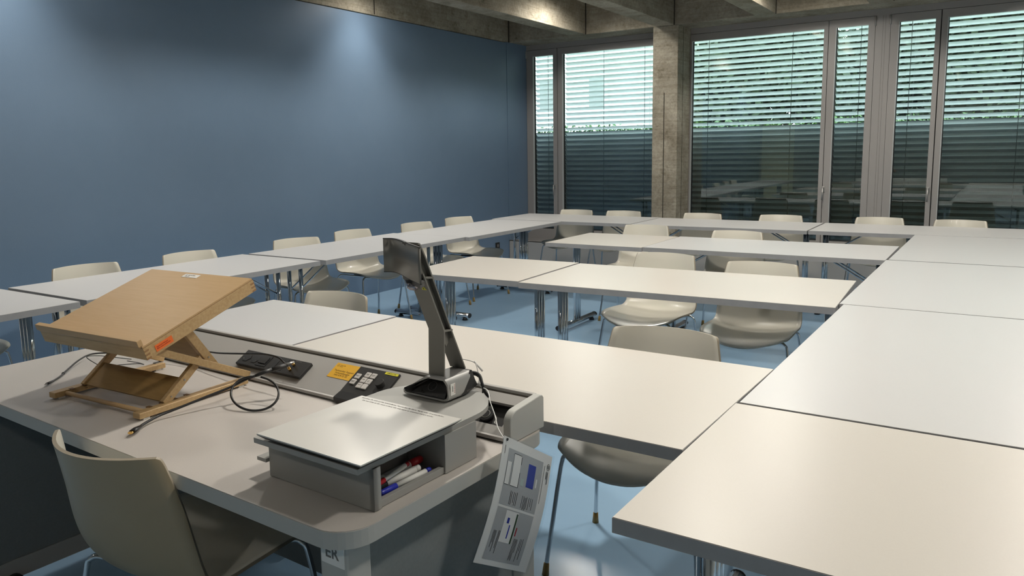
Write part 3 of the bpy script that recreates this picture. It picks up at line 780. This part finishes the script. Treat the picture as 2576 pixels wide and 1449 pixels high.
# laminated instruction sheet hanging beside the desk
A_ = Vector((-.903, 1.386, .8165)); B_ = Vector((-.893, 1.592, .694)); D_ = Vector((-.915, 1.272, .565))
sheet = thing('laminated_sheet', 'laminated instruction sheet hanging sideways from a string beside the desk', 'sheet', A_)
ev = (B_-A_).normalized(); eh = (D_-A_).normalized()       # ev: along short side (down the page), eh: along the text
W_, H_ = (B_-A_).length, (D_-A_).length
en = ev.cross(eh).normalized()
if en.x < 0: en = -en
def shp(a, c, h=0.):
    """a 0..1 from left to right of the picture along the short side, c 0..1 downwards"""
    bow = .010*math.sin(PI*c)
    return ev*(a*W_) + eh*(c*H_*1.0) + en*(h+bow)
def patch(b, a0, c0, a1, c1, h):
    n = max(1, int((c1-c0)*60))
    for k in range(n):
        s0, s1 = c0+(c1-c0)*k/n, c0+(c1-c0)*(k+1)/n
        b.quad(shp(a0, s0, h), shp(a1, s0, h), shp(a1, s1, h), shp(a0, s1, h))
b = MB().m('white'); patch(b, .0, .0, .965, 1., 0); patch(b, .0, .0, .965, 1., -.0006); pg = b.build('page', sheet)
b = MB().m('film'); patch(b, -.03, -.012, 1.0, 1.012, .0016); b.build('laminate', sheet)
b = MB().m('print_grey'); patch(b, .115, .075, .80, .515, .0003); patch(b, .115, .535, .80, .955, .0003)
b.m('blue_ink'); patch(b, .52, .135, .665, .325, .0006); patch(b, .335, .60, .375, .645, .0007)
b.m('white'); patch(b, .23, .10, .37, .355, .0005); patch(b, .125, .175, .205, .355, .0005); patch(b, .70, .235, .725, .305, .0005); patch(b, .285, .545, .515, .80, .0005)
b.m('teal_print'); patch(b, .415, .27, .47, .33, .0006)
b.m('green_print'); patch(b, .478, .555, .508, .80, .0007)
b.m('red'); patch(b, .535, .66, .552, .73, .0007)
b.m('blue_pen'); patch(b, .392, .655, .412, .765, .0007)
b.m('ink'); patch(b, .37, .11, .38, .17, .0006); patch(b, .37, .235, .38, .355, .0006)
for a0, a1, c0, c1 in ((.23, .37, .352, .356), (.228, .232, .10, .356), (.125, .205, .353, .357), (.123, .127, .175, .357), (.203, .207, .175, .357), (.23, .37, .098, .102)):
    patch(b, a0, c0, a1, c1, .0007)
for a0, c0, c1 in ((.275, .39, .50), (.30, .395, .50), (.335, .395, .48), (.365, .395, .50), (.395, .39, .50), (.50, .40, .50), (.53, .40, .51), (.55, .41, .505), (.57, .405, .51), (.59, .40, .50), (.63, .40, .50), (.665, .40, .47), (.70, .40, .495),
                   (.16, .72, .86), (.18, .72, .82), (.20, .72, .89), (.245, .715, .86), (.265, .715, .90), (.55, .75, .93), (.57, .75, .92), (.59, .75, .93), (.61, .75, .86), (.665, .74, .93), (.69, .74, .84), (.72, .735, .91)):
    patch(b, a0, c0, a0+.008, c1, .0007)
b.m('ink_grey'); patch(b, .83, .10, .838, .42, .0005); patch(b, .045, .065, .053, .13, .0005)
b.build('printing', pg)
b = M1('ink')
for k in range(24):
    a0, a1_ = 2*PI*k/24, 2*PI*(k+1)/24
    b.quad(*[shp(.91+rr_*math.cos(a)/W_, .10+rr_*math.sin(a)/H_, .0007) for rr_, a in ((.0078, a0), (.0068, a0), (.0068, a1_), (.0078, a1_))])
for da in (-.018, 0, .018): patch(b, .91+da-.004, .085, .91+da+.004, .115, .0007)
for a0, c1 in ((.905, .245), (.88, .205)): patch(b, a0, .14, a0+.013, c1, .0007)
b.build('logo', pg)
b = M1('black').tube([shp(.055, .02, -.001), shp(.055, .02, .0022)], .0032, 12); b.build('punch_hole', sheet)

# ------------------------------------------------------------------ wooden stand
YAW = R(3.0)
S0 = Vector((-1.886, 1.125, DZ))
wsd = thing('wooden_stand', 'beech wood tilting reading stand on the left half of the desk', 'book stand', S0, YAW)
WR = .42
def rail(x0, x1, nm):
    b = M1('wood_side').b2((x0, 0, .0045), (x1, .370, .021))
    o = b.build(nm, wsd, bevel=.002)
    n_ = M1('groove')
    inner = x1 if abs(x1+WR-.0) < .1 else x0
    xi = x1 if x1 < -.2 else x0
    for y in (.045, .085, .125, .165):
        n_.b2((xi-.008, y, .0195), (xi+.008, y+.012, .0214))
    n_.build('notch', o)
    f = M1('white')
    for y in (.012, .335): f.b2((x0+.003, y, 0), (x1-.003, y+.02, .0048))
    f.build('pad', o)
rail(-.030, 0, 'base_rail'); rail(-WR, -WR+.030, 'base_rail')
M1('wood').tube([(-WR+.028, .035, .012), (-.028, .035, .012)], .0065, 10).build('dowel', wsd)
def bar(b, p0, p1, w, t_):
    """flat bar between two points in a plane of constant x: w across x, t_ thickness"""
    a, c = Vector(p0), Vector(p1); d = (c-a).normalized(); nn = Vector((0, -d.z, d.y))
    vs = []
    for p in (a, c):
        for sx in (-.5, .5):
            for sn in (-.5, .5): vs.append(b.bm.verts.new(p + Vector((sx*w, 0, 0)) + nn*(sn*t_)))
    for q in ((0,1,3,2),(4,6,7,5),(0,4,5,1),(2,3,7,6),(0,2,6,4),(1,5,7,3)): b._f([vs[i] for i in q])
    return b
for x in (-.0075, -WR+.0075):
    bar(M1('wood_side'), (x, .378, .030), (x, .045, .186), .015, .020).build('upper_arm', wsd, bevel=.0015)
    M1('silver').b2((x-.008, .345, .021), (x+.008, .372, .0235)).build('hinge', wsd)
for x in (-.0255, -WR+.0255):
    bar(M1('wood_side'), (x, .092, .018), (x, .222, .118), .015, .022).build('lower_prop', wsd, bevel=.0015)
    bar(M1('wood_side'), (x, .268, .082), (x, .165, .228), .015, .026).build('upper_prop', wsd, bevel=.0015)
bar(M1('ply'), (-WR/2, .094, .022), (-WR/2, .160, .072), WR-.066, .006).build('lower_panel', wsd)
bar(M1('ply'), (-WR/2, .262, .092), (-WR/2, .175, .216), WR-.066, .006).build('upper_panel', wsd)
for x in (-.0178,):
    M1('silver').tube([(x, .158, .070), (x+.002, .158, .070)], .0028, 8).tube([(x, .112, .034), (x+.002, .112, .034)], .002, 8).tube([(x, .245, .115), (x+.002, .245, .115)], .0028, 8).build('screw', wsd)
# the board: front centre and tilt
BW, BD, TILT = .472, .400, R(18.3)
bc = Vector((-WR/2+.003, .004, .2045))
rm = Matrix.Rotation(TILT, 4, 'X')
def bp_(x, y, z): return bc + (rm @ Vector((x, y, z)))
def bbox(b, x0, y0, z0, x1, y1, z1):
    vs = [b.bm.verts.new(bp_(x, y, z)) for x in (x0, x1) for y in (y0, y1) for z in (z0, z1)]
    for q in ((0,1,3,2),(4,6,7,5),(0,4,5,1),(2,3,7,6),(0,2,6,4),(1,5,7,3)): b._f([vs[i] for i in q])
b = MB().m('wood'); bbox(b, -BW/2+.002, .001, -.005, BW/2-.002, BD-.001, 0); brd = b.build('board', wsd)
b = MB().m('wood_side')
bbox(b, BW/2-.014, 0, -.040, BW/2, BD, -.0052); bbox(b, -BW/2, 0, -.040, -BW/2+.014, BD, -.0052)
bbox(b, -BW/2+.014, 0, -.040, BW/2-.014, .014, -.0052); bbox(b, -BW/2+.014, BD-.014, -.040, BW/2-.014, BD, -.0052)
bbox(b, -BW/2+.014, .014, -.012, BW/2-.014, BD-.014, -.0052)
b.m('groove'); bbox(b, -BW/2+.001, .001, -.0056, BW/2-.001, BD-.001, -.0046)
b.m('wood_end')
for k in range(3):
    z = -.0125-k*.011
    bbox(b, BW/2-.0005, BD-.014, z-.005, BW/2+.0006, BD+.0003, z); bbox(b, BW/2-.0005, -.0003, z-.005, BW/2+.0006, .014, z)
b.build('frame', wsd)
b = MB().m('wood'); bbox(b, -BW/2-.002, -.006, .001, BW/2-.006, .009, .019); bbox(b, -BW/2+.002, -.003, -.004, BW/2-.008, .008, .001); b.build('ledge', wsd, bevel=.0012)
b = MB().m('orange'); bbox(b, BW/2+.0002, .032, -.0335, BW/2+.0012, .088, -.0150); so_ = b.build('orange_sticker', wsd)
tx = text('sticker_text', 'Eigentum Hörsaal\nBitte nicht entfernen', .0052, 'red', so_, bp_(BW/2+.0014, .036, -.0225), (PI/2, 0, PI/2), 'LEFT', .0001)
tx.rotation_euler = (rm @ Matrix.Rotation(PI/2, 4, 'Z') @ Matrix.Rotation(PI/2, 4, 'X')).to_euler()
b = MB().m('white'); bbox(b, -.050, BD-.032, .0002, .020, BD-.012, .0009); la = b.build('label', wsd)
tx = text('label_text', 'J Z  Universität\n   Zürich', .0075, 'ink_grey', la, bp_(-.044, BD-.021, .0011), (TILT, 0, 0), 'LEFT', .0001)

# ------------------------------------------------------------------ cables on the desk
hd_ = cable('video_cable', [(-1.812, 1.067, .7595), (-1.836, 1.108, .760), (-1.852, 1.158, .762), (-1.842, 1.212, .770), (-1.822, 1.285, .784), (-1.800, 1.352, .798), (-1.7843, 1.3936, .812), (-1.762, 1.420, .822)], .0036, 'black', 'thick black video cable lying along the right foot of the wooden stand')
b = M1('black').tube([(-1.822, 1.088, .7615), (-1.812, 1.067, .7615), (-1.803, 1.052, .7610)], [.0045, .0085, .0085], 12, True, .62)
b.m('gold').tube([(-1.803, 1.052, .761), (-1.7985, 1.0435, .761)], [.0065, .0065], 12, True, .5)
b.build('plug', hd_)
lp = cable('video_cable', [(-1.7447, 1.4122, 0.8194), (-1.7202, 1.4171, 0.8148), (-1.6959, 1.4163, 0.8072), (-1.6746, 1.41, 0.7974), (-1.6588, 1.3994, 0.7865), (-1.6503, 1.3856, 0.7757), (-1.6496, 1.3702, 0.7662), (-1.6565, 1.3545, 0.7591), (-1.6701, 1.3402, 0.7552), (-1.6888, 1.3287, 0.7548), (-1.7106, 1.3212, 0.7581), (-1.7334, 1.3185, 0.7647), (-1.7549, 1.3212, 0.7738), (-1.773, 1.3292, 0.7844), (-1.7856, 1.3419, 0.7954), (-1.7912, 1.3577, 0.8055), (-1.7889, 1.375, 0.8136), (-1.7785, 1.3915, 0.8188), (-1.7612, 1.405, 0.8205)], .0032, 'black', 'black cable coiled in an upright loop in front of the socket strip')
ad = thing('cable_adapter', 'black adapter plug joining the looped cable to the socket strip', 'plug', (0, 0, 0))
M1('black').tube([(-1.770, 1.408, .818), (-1.757, 1.428, .826), (-1.741, 1.451, .832)], [.0055, .0085, .0085], 12, True, .7).build('sleeve', ad)
M1('black_soft').tube([(-1.741, 1.451, .832), (-1.719, 1.484, .840)], [.0095, .0095], 12, True, .65).build('body', ad)
M1('silver').tube([(-1.7200, 1.482, .8435), (-1.7060, 1.503, .8470)], [.0058, .0050], 12, True, .5).build('metal_tip', ad)
c2 = cable('usb_cable', [(-1.735, 1.500, .833), (-1.7579, 1.5074, .839), (-1.7887, 1.5127, .848), (-1.855, 1.5165, .848), (-1.9604, 1.5264, .833), (-2.0957, 1.5367, .815), (-2.1967, 1.5475, .805), (-2.342, 1.5300, .786), (-2.4653, 1.5100, .774), (-2.5848, 1.4700, .768), (-2.6405, 1.4208, .768), (-2.6017, 1.3544, .768), (-2.5259, 1.2737, .764), (-2.4781, 1.223, .760), (-2.4531, 1.1839, .757)], .0028, 'black', 'long black cable running behind the wooden stand to the left of the desk')
b = M1('black').tube([(-2.4580, 1.192, .7575), (-2.4431, 1.1659, .7570)], [.0045, .0058], 10, True, .7)
b.m('silver').tube([(-2.4431, 1.1659, .757), (-2.4395, 1.1595, .757)], .0038, 10, True, .5)
b.build('plug', c2)
M1('black').tube([(-2.5020, 1.2480, .762), (-2.4990, 1.2445, .762)], .0045, 8).build('cable_tie', c2)
cable('thin_cable', [(-2.4813, 1.4519, 0.7570), (-2.4204, 1.4575, 0.7570), (-2.3823, 1.4508, 0.7580), (-2.3578, 1.4128, 0.7740), (-2.4049, 1.3788, 0.7710), (-2.4556, 1.3536, 0.7660), (-2.5347, 1.3647, 0.7660), (-2.5896, 1.373, 0.7760), (-2.547, 1.3937, 0.7800), (-2.4941, 1.4118, 0.7780), (-2.4347, 1.4397, 0.7720)], .0014, 'black', 'thin black cord curled in a loose loop under the wooden stand', 'cable', None, 6, 6)

# ------------------------------------------------------------------ light
w = bpy.data.worlds.new('world'); SC.world = w; w.use_nodes = True
nt = w.node_tree; bg = nt.nodes['Background']; L = nt.links.new
tc = nt.nodes.new('ShaderNodeTexCoord'); sx_ = nt.nodes.new('ShaderNodeSeparateXYZ'); rp = nt.nodes.new('ShaderNodeValToRGB')
L(tc.outputs['Generated'], sx_.inputs[0]); L(sx_.outputs['Z'], rp.inputs[0]); L(rp.outputs[0], bg.inputs[0])
rp.color_ramp.elements[0].position = 0; rp.color_ramp.elements[0].color = (.90, .98, 1, 1)
rp.color_ramp.elements[1].position = 1; rp.color_ramp.elements[1].color = (.74, .91, 1, 1)
bg.inputs[1].default_value = 9.0

def spot(x, y, z, e, ang=168, col=(1, .95, .86), r=.07, blend=.6, tilt=(0, 0)):
    l = bpy.data.lights.new('ceiling_and_fill_spot', 'SPOT'); l.energy = e; l.color = col; l.spot_size = R(ang); l.spot_blend = blend; l.shadow_soft_size = r
    o = bpy.data.objects.new('ceiling_and_fill_spot', l); COL.objects.link(o); o.location = (x, y, z); o.rotation_euler = (R(tilt[0]), R(tilt[1]), 0); return o
for x, y, z, e in [(-5.10, 5.84, 3.08, 18), (-5.10, 2.45, 3.08, 18), (-5.1, -.9, 3.08, 16),
                   (-3.92, 7.65, 3.15, 78), (-3.95, 4.2, 3.15, 100), (-3.95, .8, 3.15, 22),
                   (-1.72, 7.6, 3.15, 90), (-1.72, 5.4, 3.15, 85), (-1.60, 2.75, 3.15, 190),
                   (.52, 7.6, 3.15, 80), (.52, 4.6, 3.15, 105), (.60, 2.0, 3.15, 110), (-.6, -1.5, 3.15, 48),  # last one is added fill behind the camera, lightening the desk's front edge
                   (2.7, 6.0, 3.15, 90), (2.7, 2.0, 3.15, 80)]:
    spot(x, y, z, e, r=.10)
for y in (5.84, 2.45, -.9): spot(-5.04, y, 3.28, 120, 88, blend=.9)

SC.view_settings.view_transform = 'Standard'; SC.view_settings.look = 'None'; SC.view_settings.gamma = 1
SC.view_settings.exposure = -0.06
SC.view_settings.use_curve_mapping = False
